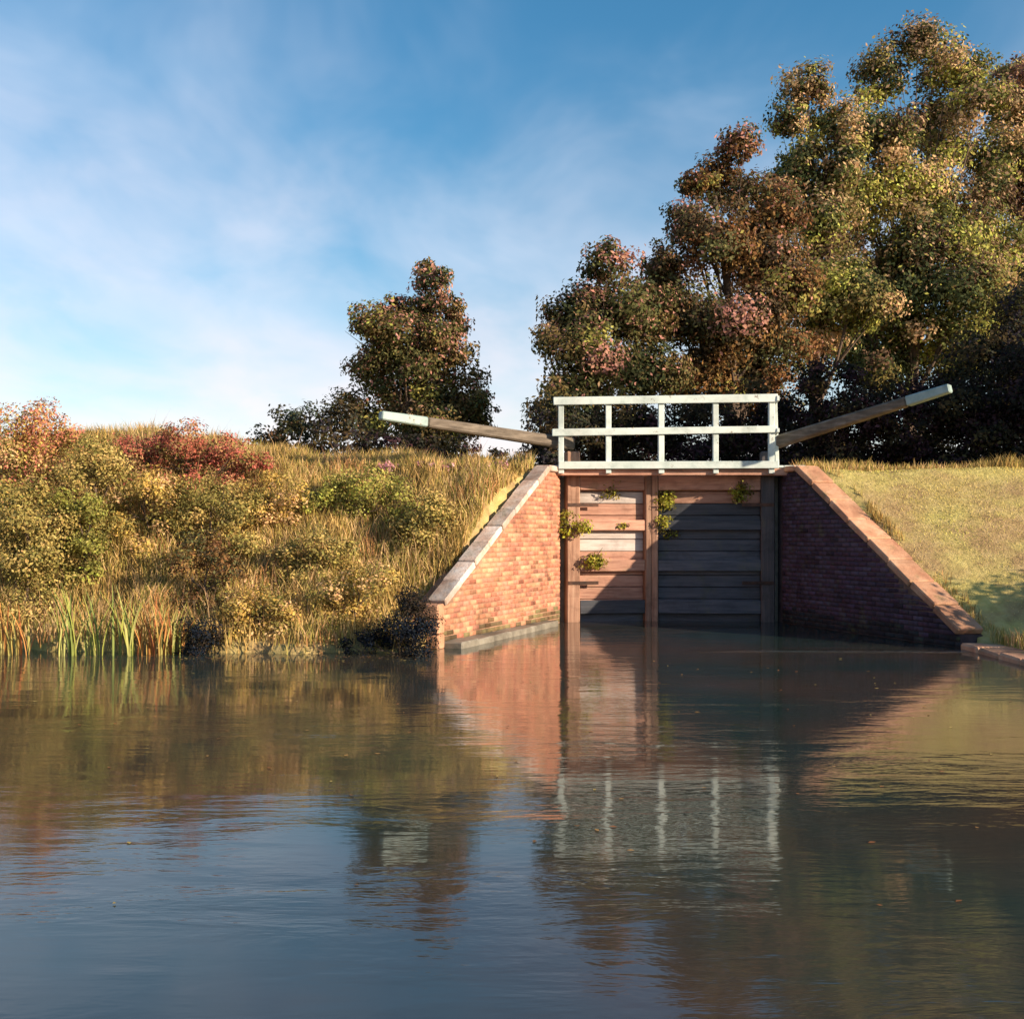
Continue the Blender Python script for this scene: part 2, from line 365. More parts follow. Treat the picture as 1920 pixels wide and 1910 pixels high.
# footing ledge and end quoins of the left wall
a, b, u, n = lseg[-1]
ln = (b - a).length
for i in range(7):
    q0 = a + u * (ln * i / 7 + 0.01) + n * 0.10; q1 = a + u * (ln * (i + 1) / 7 - 0.01) + n * 0.10
    beam('ledge_stone', (q0.x, q0.y, 0.0), (q1.x, q1.y, -0.01), 0.26 + 0.03 * i, 0.20, 'wet_stone', lw, bev=0.02, jit=0.008)
for k in range(3):
    c = b + u * 0.10 - n * 0.22
    e0 = c + n * 0.25; e1 = c - n * 0.25
    beam('quoin_block', (e0.x, e0.y, 0.10 + k * 0.225), (e1.x, e1.y, 0.10 + k * 0.225), 0.22 + 0.02 * (k % 2), 0.215, 'coping_brick', lw, bev=0.02, jit=0.008)
# low stone edging on the right
ed = thing('stone_edging', (RE[0][0], RE[0][1], 0), 'low pinkish stone edging along the water at the right frame edge', 'edging')
for a, b in zip(RE[:2], RE[1:3]):
    a, b = Vector(a), Vector(b); u = (b - a).normalized(); n = Vector((-u.y, u.x)); ln = (b - a).length; cnt = round(ln / 0.62)
    for i in range(cnt):
        q0 = a + u * (ln * i / cnt + 0.01) + n * 0.24; q1 = a + u * (ln * (i + 1) / cnt - 0.01) + n * 0.24
        beam('edging_stone', (q0.x, q0.y, -0.125), (q1.x, q1.y, -0.125 + random.uniform(-.015, .015)), 0.5, 0.42, 'coping_brick', ed, bev=0.03, jit=0.015)

# ------------------------------------------------------------------ lock gates
def make_gate(heel, apex, b0, b1, label, side, plan):
    root = thing('lock_gate', (heel[0], heel[1], 0), label, 'lock gate', 'pair of lock gate leaves')
    H, A = Vector(heel), Vector(apex); u = (A - H).normalized(); f = Vector((u.y, -u.x))
    if f.y > 0: f = -f
    ln = (A - H).length
    def pt(s, z, o=0.0): q = H + u * s + f * o; return (q.x, q.y, z)
    fx = (f.x, f.y, 0)
    beam('heel_post', pt(0.13, -0.6), pt(0.13, 3.28), 0.26, 0.28, 'post_shade' if side else 'post_wood', root, up=fx, bev=0.02)  # right heel post has its shade in the colour
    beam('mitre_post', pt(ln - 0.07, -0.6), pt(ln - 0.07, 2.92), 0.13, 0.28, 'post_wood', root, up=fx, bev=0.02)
    for z, hgt_, mt in ((2.72, 0.36, 'gate_wood'), (1.86, 0.20, 'gate_wet_shade' if side else 'gate_wood'), (1.08, 0.22, 'gate_wet_shade' if side else 'gate_wood'), (0.28, 0.26, 'gate_wet_shade')):  # right leaf's middle rails carry painted shade
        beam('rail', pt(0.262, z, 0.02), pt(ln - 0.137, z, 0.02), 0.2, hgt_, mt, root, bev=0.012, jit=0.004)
    z = -0.5; k = 0
    while z < 2.6:
        beam('plank', pt(0.262, z + 0.115, -0.05), pt(ln - 0.137, z + 0.115, -0.05 + random.uniform(-.006, .006)), 0.09, 0.222, plan(z), root, bev=0.009, jit=0.003)
        z += 0.232; k += 1
    for z in (2.25, 0.75):
        beam('iron_strap', pt(0.02, z, 0.148), pt(0.62, z, 0.148), 0.012, 0.065, 'iron', root, bev=0.003)
    beam('backing_board', pt(0.27, 1.1, -0.115), pt(ln - 0.14, 1.1, -0.115), 0.03, 3.4, 'gate_wet_shade', root, bev=0.004)
    b0, b1 = Vector(b0), Vector(b1); tip = b1 + (b0 - b1) * 0.22
    bb = beam('balance_beam', b0, tip, 0.24, 0.225, 'beam_wood', root, bev=0.03, taper=0.78)
    d = (b1 - tip).normalized()
    t = beam('painted_tip', tip + d * 0.003, b1, 0.19, 0.178, 'teal_paint', bb, bev=0.02, taper=0.85)
    t.matrix_parent_inverse = Matrix.Translation(-Vector(root.location))
    t.parent = bb; t.matrix_parent_inverse = Matrix.Identity(4)
    return root
make_gate((1.03, 21.2), (2.70, 21.48), (1.16, 21.18, 3.42), (-2.28, 19.0, 3.74),
          'left timber lock gate leaf, sunlit with pale planks and long balance beam', 0,
          lambda z: 'gate_pale' if 2.1 < z < 2.4 or 1.35 < z < 1.75 else ('gate_wet_shade' if z < 0.15 else 'gate_wood'))
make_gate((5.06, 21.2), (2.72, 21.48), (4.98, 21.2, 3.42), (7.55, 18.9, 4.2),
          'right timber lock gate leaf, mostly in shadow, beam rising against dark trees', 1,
          lambda z: 'gate_wood' if z > 2.25 else 'gate_wet_shade')  # planks below the top have shade painted into their colour

beam('hollow_quoin', (0.93, 21.42, -0.6), (0.93, 21.42, 2.8), 0.3, 0.2, 'wet_stone', lw, up=(0, 1, 0), bev=0.01)
beam('hollow_quoin', (5.15, 21.42, -0.6), (5.15, 21.42, 2.8), 0.3, 0.2, 'wet_stone', rw, up=(0, 1, 0), bev=0.01)
# ------------------------------------------------------------------ footbridge
fb = thing('footbridge', (3.0, 20.85, 2.8), 'narrow footbridge with white two-rail handrail over the lock gates', 'footbridge')
beam('girder', (0.62, 20.82, 2.87), (5.55, 20.82, 2.87), 0.08, 0.14, 'gate_wood', fb, bev=0.01)
beam('girder', (0.62, 21.0, 2.87), (5.55, 21.0, 2.87), 0.08, 0.14, 'gate_wood', fb, bev=0.01)
for i in range(12):
    x0 = 0.62 + i * 0.411
    beam('deck_plank', (x0 + 0.006, 20.92, 2.965), (x0 + 0.405, 20.92, 2.965), 0.32, 0.045, 'white_paint', fb, bev=0.006, jit=0.002)
px_posts = [1052, 1141, 1240, 1342, 1447]
xs = [(p - 960) * 20.72 / FPX for p in px_posts]
for x in xs:
    beam('post', (x, 20.755, 2.83), (x, 20.755, 4.24), 0.105, 0.10, 'white_paint', fb, up=(0, 1, 0), bev=0.008, jit=0.004)
beam('post', (xs[-1] + 0.17, 21.02, 2.99), (xs[-1] + 0.13, 21.02, 4.24), 0.075, 0.075, 'white_paint', fb, up=(0, 1, 0), bev=0.008)
beam('rail', (xs[0] - 0.15, 20.685, 4.19), (xs[-1] + 0.10, 20.685, 4.25), 0.05, 0.15, 'white_paint', fb, bev=0.008, jit=0.004)
beam('rail', (xs[0] - 0.17, 20.685, 3.60), (xs[-1] + 0.08, 20.685, 3.66), 0.05, 0.13, 'white_paint', fb, bev=0.008, jit=0.004)
beam('rail', (xs[0] - 0.05, 20.685, 2.985), (xs[-1] + 0.12, 20.685, 2.995), 0.05, 0.14, 'white_paint', fb, bev=0.008, jit=0.004)
beam('rail', (xs[-1] + 0.10, 20.64, 4.24), (xs[-1] + 0.13, 21.07, 4.22), 0.05, 0.10, 'white_paint', fb, bev=0.008)
beam('rail', (xs[-1] + 0.10, 20.64, 3.64), (xs[-1] + 0.15, 21.07, 3.62), 0.05, 0.08, 'white_paint', fb, bev=0.008)

# ------------------------------------------------------------------ foliage
PAL = {
 'oak':   [((0.12, 0.09, 0.038), 4), ((0.085, 0.085, 0.035), 5), ((0.05, 0.06, 0.03), 4), ((0.15, 0.11, 0.05), 2), ((0.23, 0.22, 0.06), 1.0), ((0.30, 0.20, 0.12), 0.5)],
 'rust':  [((0.15, 0.078, 0.038), 4), ((0.18, 0.105, 0.042), 3), ((0.075, 0.058, 0.035), 4), ((0.085, 0.085, 0.038), 3), ((0.22, 0.20, 0.06), 0.6)],
 'bright':[((0.10, 0.11, 0.038), 4), ((0.05, 0.062, 0.03), 4.5), ((0.17, 0.14, 0.055), 2.5), ((0.31, 0.31, 0.08), 3.2), ((0.42, 0.29, 0.16), 2.0), ((0.10, 0.065, 0.045), 2)],
 'peach': [((0.46, 0.28, 0.17), 3), ((0.24, 0.18, 0.07), 3), ((0.14, 0.13, 0.06), 2.5), ((0.36, 0.32, 0.11), 2), ((0.13, 0.07, 0.06), 1.5)],
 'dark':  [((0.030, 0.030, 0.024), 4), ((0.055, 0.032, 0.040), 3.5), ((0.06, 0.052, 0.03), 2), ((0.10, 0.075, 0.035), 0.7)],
 'hollow':[((0.016, 0.022, 0.034), 4), ((0.025, 0.028, 0.028), 3), ((0.045, 0.035, 0.025), 1)],  # near-black leaves painting the shadow of hollows under the bank
 'dusk':  [((0.05, 0.055, 0.04), 3), ((0.085, 0.065, 0.035), 3), ((0.05, 0.045, 0.055), 2), ((0.11, 0.10, 0.04), 1)],
 'teal':  [((0.06, 0.08, 0.06), 3), ((0.10, 0.09, 0.04), 2), ((0.05, 0.05, 0.03), 3), ((0.16, 0.10, 0.06), 1)],
 'red':   [((0.48, 0.15, 0.11), 4), ((0.36, 0.12, 0.08), 2), ((0.46, 0.27, 0.14), 2.5), ((0.22, 0.18, 0.06), 2)],
 'gold':  [((0.40, 0.28, 0.08), 3), ((0.28, 0.21, 0.07), 3), ((0.18, 0.16, 0.05), 2), ((0.46, 0.30, 0.15), 2)],
 'olive': [((0.25, 0.20, 0.065), 3), ((0.18, 0.155, 0.05), 3), ((0.36, 0.27, 0.10), 3), ((0.12, 0.11, 0.045), 1.2)],
 'lime':  [((0.36, 0.36, 0.08), 3), ((0.27, 0.26, 0.07), 3), ((0.44, 0.40, 0.12), 2), ((0.16, 0.15, 0.05), 1.5)],
 'gatep': [((0.36, 0.36, 0.05), 3), ((0.22, 0.22, 0.045), 3), ((0.46, 0.38, 0.10), 2), ((0.10, 0.09, 0.03), 1)],
 'pink':  [((0.62, 0.30, 0.33), 3), ((0.70, 0.46, 0.44), 2), ((0.25, 0.22, 0.08), 2)],
}
for k_ in ('oak', 'rust', 'bright', 'peach', 'olive', 'gold'):
    PAL[k_] = [(tuple(v * 1.4 for v in c), w_) for c, w_ in PAL[k_]]
def leaf_arrays(centres, normals, sizes, cols, aspect=0.55):
    """diamond leaves, slightly folded: 4 points, one face each"""
    n = len(centres)
    nr = normals / (np.linalg.norm(normals, axis=1, keepdims=True) + 1e-9)
    rv = rng.normal(size=(n, 3)); a = np.cross(nr, rv); a /= (np.linalg.norm(a, axis=1, keepdims=True) + 1e-9)
    b = np.cross(nr, a); s = sizes[:, None]
    fold = nr * s * rng.uniform(-0.12, 0.12, (n, 1))
    V = np.stack([centres - a * s * 0.5 + fold, centres - b * s * aspect * 0.5, centres + a * s * 0.5 + fold, centres + b * s * aspect * 0.5], 1).reshape(-1, 3)
    return V, np.arange(4 * n), np.full(n, 4), np.repeat(cols, 4, axis=0)
def foliage(lobes, pal, leaf, density, clumps=9, spread=0.34, edge=None, squash=0.85):
    """lobes: (centre, radius). Leaf clumps scattered over each lobe's shell with gaps between them."""
    cs, ns, ss, cl_ = [], [], [], []
    pc = np.array([p[0] for p in PAL[pal]]); pw = np.array([p[1] for p in PAL[pal]], float); pw /= pw.sum()
    zmax = max(c.z + r for c, r in lobes); zmin = min(c.z - r for c, r in lobes)
    for c, r in lobes:
        nk = max(4, int(clumps * rng.uniform(0.8, 1.25)))
        for k in range(nk):
            d = rng.normal(size=3); d /= np.linalg.norm(d)
            q = np.array(c) + d * r * rng.uniform(0.35, 0.98) * np.array([1, 1, squash])
            rad = r * spread * rng.uniform(0.6, 1.35)
            cnt = int(density * rad * rad / (leaf * leaf) * rng.uniform(0.8, 1.2)) + 4
            g = np.clip(rng.normal(size=(cnt, 3)), -1.7, 1.7) * rad * 0.62 * np.array([1.1, 1.1, 0.8])
            pp = q + g
            base = pc[rng.choice(len(pc), p=pw)]
            if edge is not None and rng.random() < 0.45 * edge[1] * ((q[2] - zmin) / (zmax - zmin)) ** 2: base = (np.array(edge[0]) * 0.75 + base * 0.25)
            lc = base * rng.uniform(0.7, 1.3, (cnt, 1)) * rng.uniform(0.9, 1.1, (cnt, 3))
            if edge is not None:                # leaves that have turned, mostly on the outer and upper shoots
                hq = np.clip((pp[:, 2] - zmin) / (zmax - zmin), 0, 1)
                tip = rng.random(cnt) < edge[1] * rng.uniform(0.2, 1.3) * hq ** 1.5 * np.clip(np.linalg.norm(pp - np.array(c), axis=1) / r, 0, 1)
                lc[tip] = np.array(edge[0]) * rng.uniform(0.75, 1.15, (tip.sum(), 1))
            other = rng.random(cnt) < 0.18
            lc[other] = pc[rng.choice(len(pc), size=other.sum(), p=pw)] * rng.uniform(0.7, 1.2, (other.sum(), 1))
            nn = d * 0.7 + g / (rad + 1e-6) * 0.5 + np.array([0, 0, 0.35]) + rng.normal(size=(cnt, 3)) * 0.55
            cs.append(pp); ns.append(nn); cl_.append(lc); ss.append(leaf * rng.uniform(0.6, 1.45, cnt))
    return leaf_arrays(np.concatenate(cs), np.concatenate(ns), np.concatenate(ss), np.clip(np.concatenate(cl_), 0.005, 0.85))
def wood(base, lobes, r0, rise=0.45, bend=0.4):
    """tapered trunk with limbs reaching into the lobes"""
    V, F = [], []
    def add(pts, rads, sides):
        v, f = tube_arrays(pts, rads, sides); o = len(V); V.extend(v); F.extend([tuple(i + o for i in q) for q in f])
    ctr = sum((c for c, r in lobes), Vector()) / len(lobes); topz = max(c.z for c, r in lobes)
    top = Vector((ctr.x, ctr.y, base.z + (topz - base.z) * 0.85)); pts, rads = [], []
    for i in range(9):
        t = i / 8; p = base.lerp(top, t) + Vector((math.sin(t * 5 + base.x) * bend * t, math.cos(t * 4 + base.x) * bend * t, 0))
        pts.append(p); rads.append(r0 * (1 - 0.85 * t) * (1.35 if i == 0 else 1))
    add(pts, rads, 9)
    for c, r in lobes:
        t = min(0.85, max(0.12, (c.z - base.z) / (top.z - base.z + 1e-6) * 0.62)); s = pts[int(t * 8)]
        mid = s.lerp(c, 0.5) + Vector((0, 0, -0.12 * (c - s).length)); rb = max(0.012, r0 * 0.42 * (1 - t))
        add([s, s.lerp(mid, 0.6), mid, mid.lerp(c, 0.6), c], [rb, rb * 0.85, rb * 0.65, rb * 0.45, rb * 0.2], 6)
        for _ in range(3):
            e = c + Vector(rng.normal(size=3)) * r * 0.5
            add([mid, mid.lerp(e, 0.5) + Vector((0, 0, 0.05 * r)), e], [rb * 0.5, rb * 0.3, rb * 0.1], 5)
    return np.array([tuple(v) for v in V]), [i for f in F for i in f], [4] * (len(F))
def plant(name, px_lobes, d, base_px, label, cat, pal, leaf, density, group=None, clumps=19, depth=0.8, trunk=None, edge=None, world=False, spread=0.34):
    lobes = []
    for q in px_lobes:
        if world: c, r = Vector(q[:3]), q[3]
        else:
            dd = d + rng.uniform(-1, 1) * depth * q[2] * d / FPX
            c = P(q[0], q[1], dd); r = q[2] * d / FPX
        lobes.append((c, r))
    if cat in ('bush', 'hedge'):                           # bushes reach down to the ground
        for c, r in list(lobes):
            gz = float(height(c.x, c.y))
            if c.z - r > gz - 0.2 * r:
                k = max(1, int((c.z - gz) / (1.5 * r)))
                for i in range(k): lobes.append((Vector((c.x + rng.uniform(-.3, .3) * r, c.y + rng.uniform(-.1, .4) * r, gz + (c.z - gz) * (i + 0.25) / (k + 0.25))), r * 1.0))
    bx_, by_ = (base_px if world else ((base_px - 960) * d / FPX, d))
    bz = float(height(bx_, by_)) - 0.05; base = Vector((bx_, by_, bz))
    root = thing(name, base, label, cat, group)
    V, F, Z, C = foliage(lobes, pal, leaf, density, clumps, spread, edge)
    keep = height(V[:, 0].reshape(-1, 4)[:, 0], V[:, 1].reshape(-1, 4)[:, 0]) < V[:, 2].reshape(-1, 4).mean(1) + 0.05
    V = V.reshape(-1, 4, 3)[keep].reshape(-1, 3); C = C.reshape(-1, 4, 3)[keep].reshape(-1, 3)
    np_mesh('crown' if cat == 'tree' else 'foliage', V, np.arange(len(V)), np.full(len(V) // 4, 4), 'leaf', root, C)
    r0 = trunk or (0.28 if cat == 'tree' else 0.05)
    V, F, Z = wood(base, lobes, r0, bend=0.35 if cat == 'tree' else 0.08)
    np_mesh('trunk' if cat == 'tree' else 'stems', V, F, Z, 'bark', root, smooth=True)
    return root
GT = 'trees behind the lock'
PINK = (0.55, 0.27, 0.22)
plant('tree', [(1140, 500, 55), (1075, 590, 62), (1185, 570, 72), (1100, 680, 85), (1025, 640, 36), (1205, 690, 85), (1050, 760, 60), (1150, 780, 75), (1120, 600, 70)], 28.5, 1130,
      'low rounded brown-green tree behind the left half of the white handrail', 'tree', 'oak', 0.11, 25, GT, edge=(PINK, 0.35))
plant('tree', [(1385, 275, 42), (1350, 345, 62), (1420, 390, 75), (1335, 450, 80), (1440, 490, 90), (1255, 520, 55), (1290, 420, 52), (1238, 490, 40), (1298, 345, 28), (1465, 400, 62), (1480, 540, 70), (1270, 600, 85), (1380, 600, 100), (1460, 640, 80), (1310, 700, 85), (1410, 720, 80)], 30.5, 1370,
      'tall rusty brown tree with a pointed top right of the low rounded tree', 'tree', 'rust', 0.115, 25, GT, edge=(PINK, 0.2))
plant('tree', [(1510, 160, 48), (1480, 215, 40), (1555, 225, 50), (1510, 300, 62), (1480, 350, 55), (1590, 260, 45), (1580, 320, 60), (1530, 420, 80), (1545, 530, 80), (1530, 640, 75), (1600, 560, 70), (1500, 560, 70)], 33, 1535,
      'slender olive tree with a loose tuft on top between the rusty and tallest trees', 'tree', 'bright', 0.12, 23, GT, edge=((0.42, 0.29, 0.17), 0.35))
plant('tree', [(1720, 75, 55), (1655, 140, 60), (1780, 130, 65), (1840, 190, 60), (1640, 250, 80), (1600, 320, 60), (1870, 300, 70), (1850, 470, 80), (1740, 440, 90), (1640, 600, 80), (1755, 260, 90), (1690, 360, 95), (1600, 410, 80), (1800, 400, 100), (1590, 540, 85), (1690, 520, 100), (1800, 540, 90), (1600, 640, 75), (1720, 640, 80), (1800, 660, 70), (1650, 690, 60)], 36, 1700,
      'tallest tree of all, mottled green and peach, above the right bank', 'tree', 'bright', 0.13, 24, GT, edge=((0.44, 0.30, 0.19), 0.5))
plant('tree', [(1900, 140, 50), (1870, 200, 45), (1940, 170, 60), (1930, 240, 70), (1885, 330, 75), (1960, 360, 90), (1900, 450, 80), (1960, 520, 90), (2020, 300, 90), (2000, 440, 90), (1900, 560, 80), (1880, 640, 70)], 38, 1950,
      'peach-tinted tree cut off by the right edge of the picture', 'tree', 'peach', 0.13, 24, GT)
plant('tree', [(810, 535, 42), (800, 505, 22), (790, 590, 50), (848, 575, 28), (705, 610, 50), (755, 640, 75), (838, 660, 58), (700, 690, 52), (780, 730, 80), (868, 730, 52), (850, 610, 36), (735, 700, 70), (900, 765, 36), (745, 580, 36), (830, 770, 70), (885, 790, 48), (690, 780, 55), (800, 800, 70), (655, 760, 36)], 30, 765,
      'lone brown-green tree standing against the sky left of the footbridge', 'tree', 'oak', 0.105, 23, edge=(PINK, 0.5), trunk=0.22)
# bushes behind the lock
GB = 'bushes behind the lock'
for args in [
    ([(1030, 800, 48), (1075, 815, 50), (1045, 760, 34)], 26.5, 1045, 'blue-grey bush behind the left end of the white handrail', 'dusk'),
    ([(1160, 790, 60), (1210, 810, 55), (1120, 820, 50)], 27, 1160, 'dark bush behind the second panel of the white handrail', 'dark'),
    ([(1290, 780, 60), (1350, 800, 60), (1250, 820, 50)], 27, 1300, 'dark bush behind the third panel of the white handrail', 'dark'),
    ([(1420, 760, 65), (1470, 790, 60), (1400, 820, 50)], 26.5, 1430, 'dark bush behind the right end of the white handrail', 'dark'),
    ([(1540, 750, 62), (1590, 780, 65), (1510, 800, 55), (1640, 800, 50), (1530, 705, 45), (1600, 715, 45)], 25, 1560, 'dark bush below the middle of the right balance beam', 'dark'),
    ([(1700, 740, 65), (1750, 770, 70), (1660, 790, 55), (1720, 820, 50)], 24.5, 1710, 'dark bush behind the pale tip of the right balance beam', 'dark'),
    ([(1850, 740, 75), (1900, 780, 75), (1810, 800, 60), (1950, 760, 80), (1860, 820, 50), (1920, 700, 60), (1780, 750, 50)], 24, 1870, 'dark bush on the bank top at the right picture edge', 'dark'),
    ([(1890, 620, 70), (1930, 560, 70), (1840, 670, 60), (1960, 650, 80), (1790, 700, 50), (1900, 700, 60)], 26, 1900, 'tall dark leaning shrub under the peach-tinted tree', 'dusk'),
    ([(540, 810, 52), (575, 790, 40), (500, 840, 40)], 27, 535, 'teal-green bush at the far left foot of the lone tree', 'teal'),
    ([(625, 800, 55), (660, 830, 50), (600, 845, 45)], 26, 630, 'brownish bush close to the lone tree on its left', 'dusk'),
    ([(730, 840, 46), (790, 845, 42), (680, 855, 36)], 23.5, 730, 'dark low bush under the pale tip of the left balance beam', 'dark'),
    ([(870, 850, 40), (930, 860, 32), (985, 868, 24), (830, 865, 34)], 23, 900, 'dark low bush under the thick middle of the left balance beam', 'dark')]:
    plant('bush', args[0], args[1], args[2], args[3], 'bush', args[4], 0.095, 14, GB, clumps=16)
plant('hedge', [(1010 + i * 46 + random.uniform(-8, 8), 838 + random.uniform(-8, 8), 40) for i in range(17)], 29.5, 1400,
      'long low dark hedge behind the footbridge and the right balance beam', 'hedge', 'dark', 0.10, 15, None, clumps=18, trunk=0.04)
# trees past the right frame edge that throw the shade on the bank top
for x, y, hgt_, lab_ in ((15.5, 20.6, 6.5, 'shortest bushy tree on the right bank just beyond the picture edge'), (18.0, 18.8, 9.5, 'middle bushy tree of three beyond the right picture edge'), (21.5, 17.6, 10.0, 'farthest right bushy tree of three beyond the right picture edge')):
    lob = [(x + dx, y + dy, 3 + hgt_ * t, r) for dx, dy, t, r in ((0, 0, .85, 1.2), (-.9, .3, .65, 1.4), (1, -.3, .66, 1.4), (0, .4, .45, 1.6), (-1.2, 0, .3, 1.3), (1.2, .2, .28, 1.3), (0, 0, .12, 1.2))]
    plant('tree', lob, y, (x, y), lab_, 'tree', 'oak', 0.22, 7, 'trees beyond the right edge', world=True)

plant('bush', [(10.8, 14.7, 1.5, 0.9), (11.7, 14.9, 1.9, 1.0), (12.6, 14.4, 1.7, 1.0), (11.6, 13.9, 1.3, 0.9), (13.4, 14.8, 1.5, 0.9)], 14, (11.7, 14.6), 'wide round bush by the water beyond the right picture edge', 'bush', 'oak', 0.12, 10, None, world=True)

# ------------------------------------------------------------------ left bank plants
GL = 'bushes on the left bank'
for args in [
    ([(60, 800, 48), (120, 835, 50), (15, 850, 55), (70, 880, 60)], 18.5, 70, 'peach and red-tipped bush at the far left of the bank top', 'gold', ((0.5, 0.18, 0.13), 0.8)),
    ([(175, 850, 40), (215, 880, 45), (150, 900, 40)], 18.2, 180, 'small olive bush right of the red-tipped bush', 'olive', None),
    ([(250, 858, 38), (300, 842, 36), (350, 838, 38), (405, 852, 36), (455, 868, 30), (495, 880, 22), (300, 868, 34), (380, 872, 34), (440, 885, 28)], 19.2, 350, 'low mound of red-pink foliage on the left bank crest', 'red', None),
    ([(40, 960, 60), (90, 1000, 55), (10, 1030, 60)], 17.2, 50, 'olive bush halfway up the bank at the left picture edge', 'olive', None),
    ([(140, 950, 40), (175, 970, 34)], 17.5, 155, 'pale green clump halfway up the far left bank', 'lime', None),
    ([(270, 925, 45), (320, 950, 45), (235, 960, 40)], 18.2, 275, 'golden bush just below the red-pink mound', 'gold', None),
    ([(395, 940, 45), (440, 960, 45), (360, 985, 40)], 18, 400, 'olive and gold bush in the middle of the left bank', 'olive', None),
    ([(500, 930, 45), (545, 950, 40), (480, 970, 36)], 18.6, 510, 'golden yellow bush left of the bright green clump', 'gold', None),
    ([(630, 930, 42), (690, 925, 45), (740, 945, 40), (650, 975, 38), (600, 960, 34)], 18.5, 670, 'bright green bramble clump high on the left bank', 'lime', None),
    ([(800, 960, 36), (840, 985, 34), (770, 1000, 38)], 18.2, 805, 'olive bush on the bank nearest the sunlit wing wall', 'olive', None),
    ([(580, 1040, 40), (640, 1050, 36), (540, 1060, 34)], 17.2, 585, 'dark-hollowed olive bush below the bright green clump', 'olive', None),
    ([(390, 1050, 40), (430, 1075, 38), (345, 1075, 34)], 16.8, 390, 'brownish bramble with dark gaps in mid left bank', 'rust', None),
    ([(660, 1110, 40), (710, 1100, 40), (620, 1130, 34)], 16.4, 665, 'golden bush low on the bank left of the dark hollow', 'gold', None),
    ([(770, 1165, 50), (780, 1140, 34), (735, 1200, 36), (792, 1190, 32), (780, 1215, 30), (690, 1208, 24), (650, 1218, 16)], 15.5, 765, 'dark blue-green bush standing in for a shadowed bank hollow beside the wall end', 'hollow', None),
    ([(372, 1190, 30), (392, 1205, 26), (355, 1215, 18)], 15.5, 380, 'small dark bush standing in for a shadowed hollow in the middle of the left bank', 'hollow', None),
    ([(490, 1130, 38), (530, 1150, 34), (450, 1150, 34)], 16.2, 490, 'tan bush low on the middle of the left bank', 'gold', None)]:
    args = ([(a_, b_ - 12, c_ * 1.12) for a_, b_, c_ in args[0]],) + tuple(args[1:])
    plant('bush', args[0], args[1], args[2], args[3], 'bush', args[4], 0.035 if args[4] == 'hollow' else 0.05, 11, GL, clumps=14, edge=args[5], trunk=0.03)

# plants rooted in the gate timbers
GG = 'plants growing on the lock gates'
for px, py, r, d, lab in [(1152, 918, 17, 21.42, 'yellow-green plant on the gate top left of the centre line'),
                          (1245, 932, 22, 21.5, 'yellow-green plant on the gate top right of the centre line'),
                          (1078, 982, 24, 21.05, 'large yellow-green plant on the gate beside the sunlit wall'),
                          (1160, 985, 10, 21.4, 'tiny yellow tuft in the middle of the left gate leaf'),
                          (1235, 988, 21, 21.5, 'olive plant on the right gate leaf at the shadow edge'),
                          (1112, 1045, 20, 21.2, 'lowest dark-stemmed plant on the left gate leaf'),
                          (1388, 925, 18, 21.2, 'faint golden plant on the shaded right gate leaf')]:
    c = P(px, py, d); r_ = r * 1.45 * d / FPX
    root = thing('gate_plant', c + Vector((0, 0.05, -r_ * 0.4)), lab, 'plant', GG)
    lob = [(c + Vector((rng.uniform(-.6, .6) * r_, -0.1, rng.uniform(-.4, .5) * r_)), r_ * 0.6) for _ in range(4)]
    V, F, Z, C = foliage(lob, 'gatep', 0.06, 7, 11, 0.4)
    np_mesh('foliage', V, F, Z, 'leaf', root, C)
    V, F = [], []
    for k in range(7):
        e = lob[k % 4][0] + Vector(rng.normal(size=3)) * r_ * 0.35; s = c + Vector((rng.uniform(-.1, .1) * r_, 0.08, -r_ * 0.4))
        v, f = tube_arrays([s, s.lerp(e, 0.5) + Vector((0, -.03, .03)), e], [0.007, 0.006, 0.003], 5)
        o = len(V); V += [tuple(q) for q in v]; F += [tuple(i + o for i in q) for q in f]
    np_mesh('stems', V, [i for f in F for i in f], [4] * len(F), 'bark', root)

# pink and white flowers along the bank top
for px, py, lab in [(735, 872, 'leftmost pink flower clump on the bank top under the balance beam'), (805, 870, 'pale pink flower clump second from the left under the balance beam'),
                    (845, 868, 'brighter pink flower clump under the middle of the left balance beam'), (935, 866, 'small white-pink flower clump nearest the sunlit wall top')]:
    d = 20.0; c = P(px, py, d); zg = float(height(c.x, c.y))
    root = thing('flower_clump', (c.x, c.y, zg - 0.02), lab, 'flowers', 'flower clumps on the bank top')
    lob = [(Vector((c.x + rng.uniform(-.15, .15), c.y + rng.uniform(-.1, .1), zg + rng.uniform(.1, .22))), 0.12) for _ in range(4)]
    V, F, Z, C = foliage(lob, 'pink', 0.06, 6, 7, 0.4); np_mesh('blossom', V, F, Z, 'leaf', root, C)
    V, F, Z, C = foliage([(q - Vector((0, 0, .1)), r) for q, r in lob], 'olive', 0.06, 5, 6, 0.4); np_mesh('foliage', V, F, Z, 'leaf', root, C)

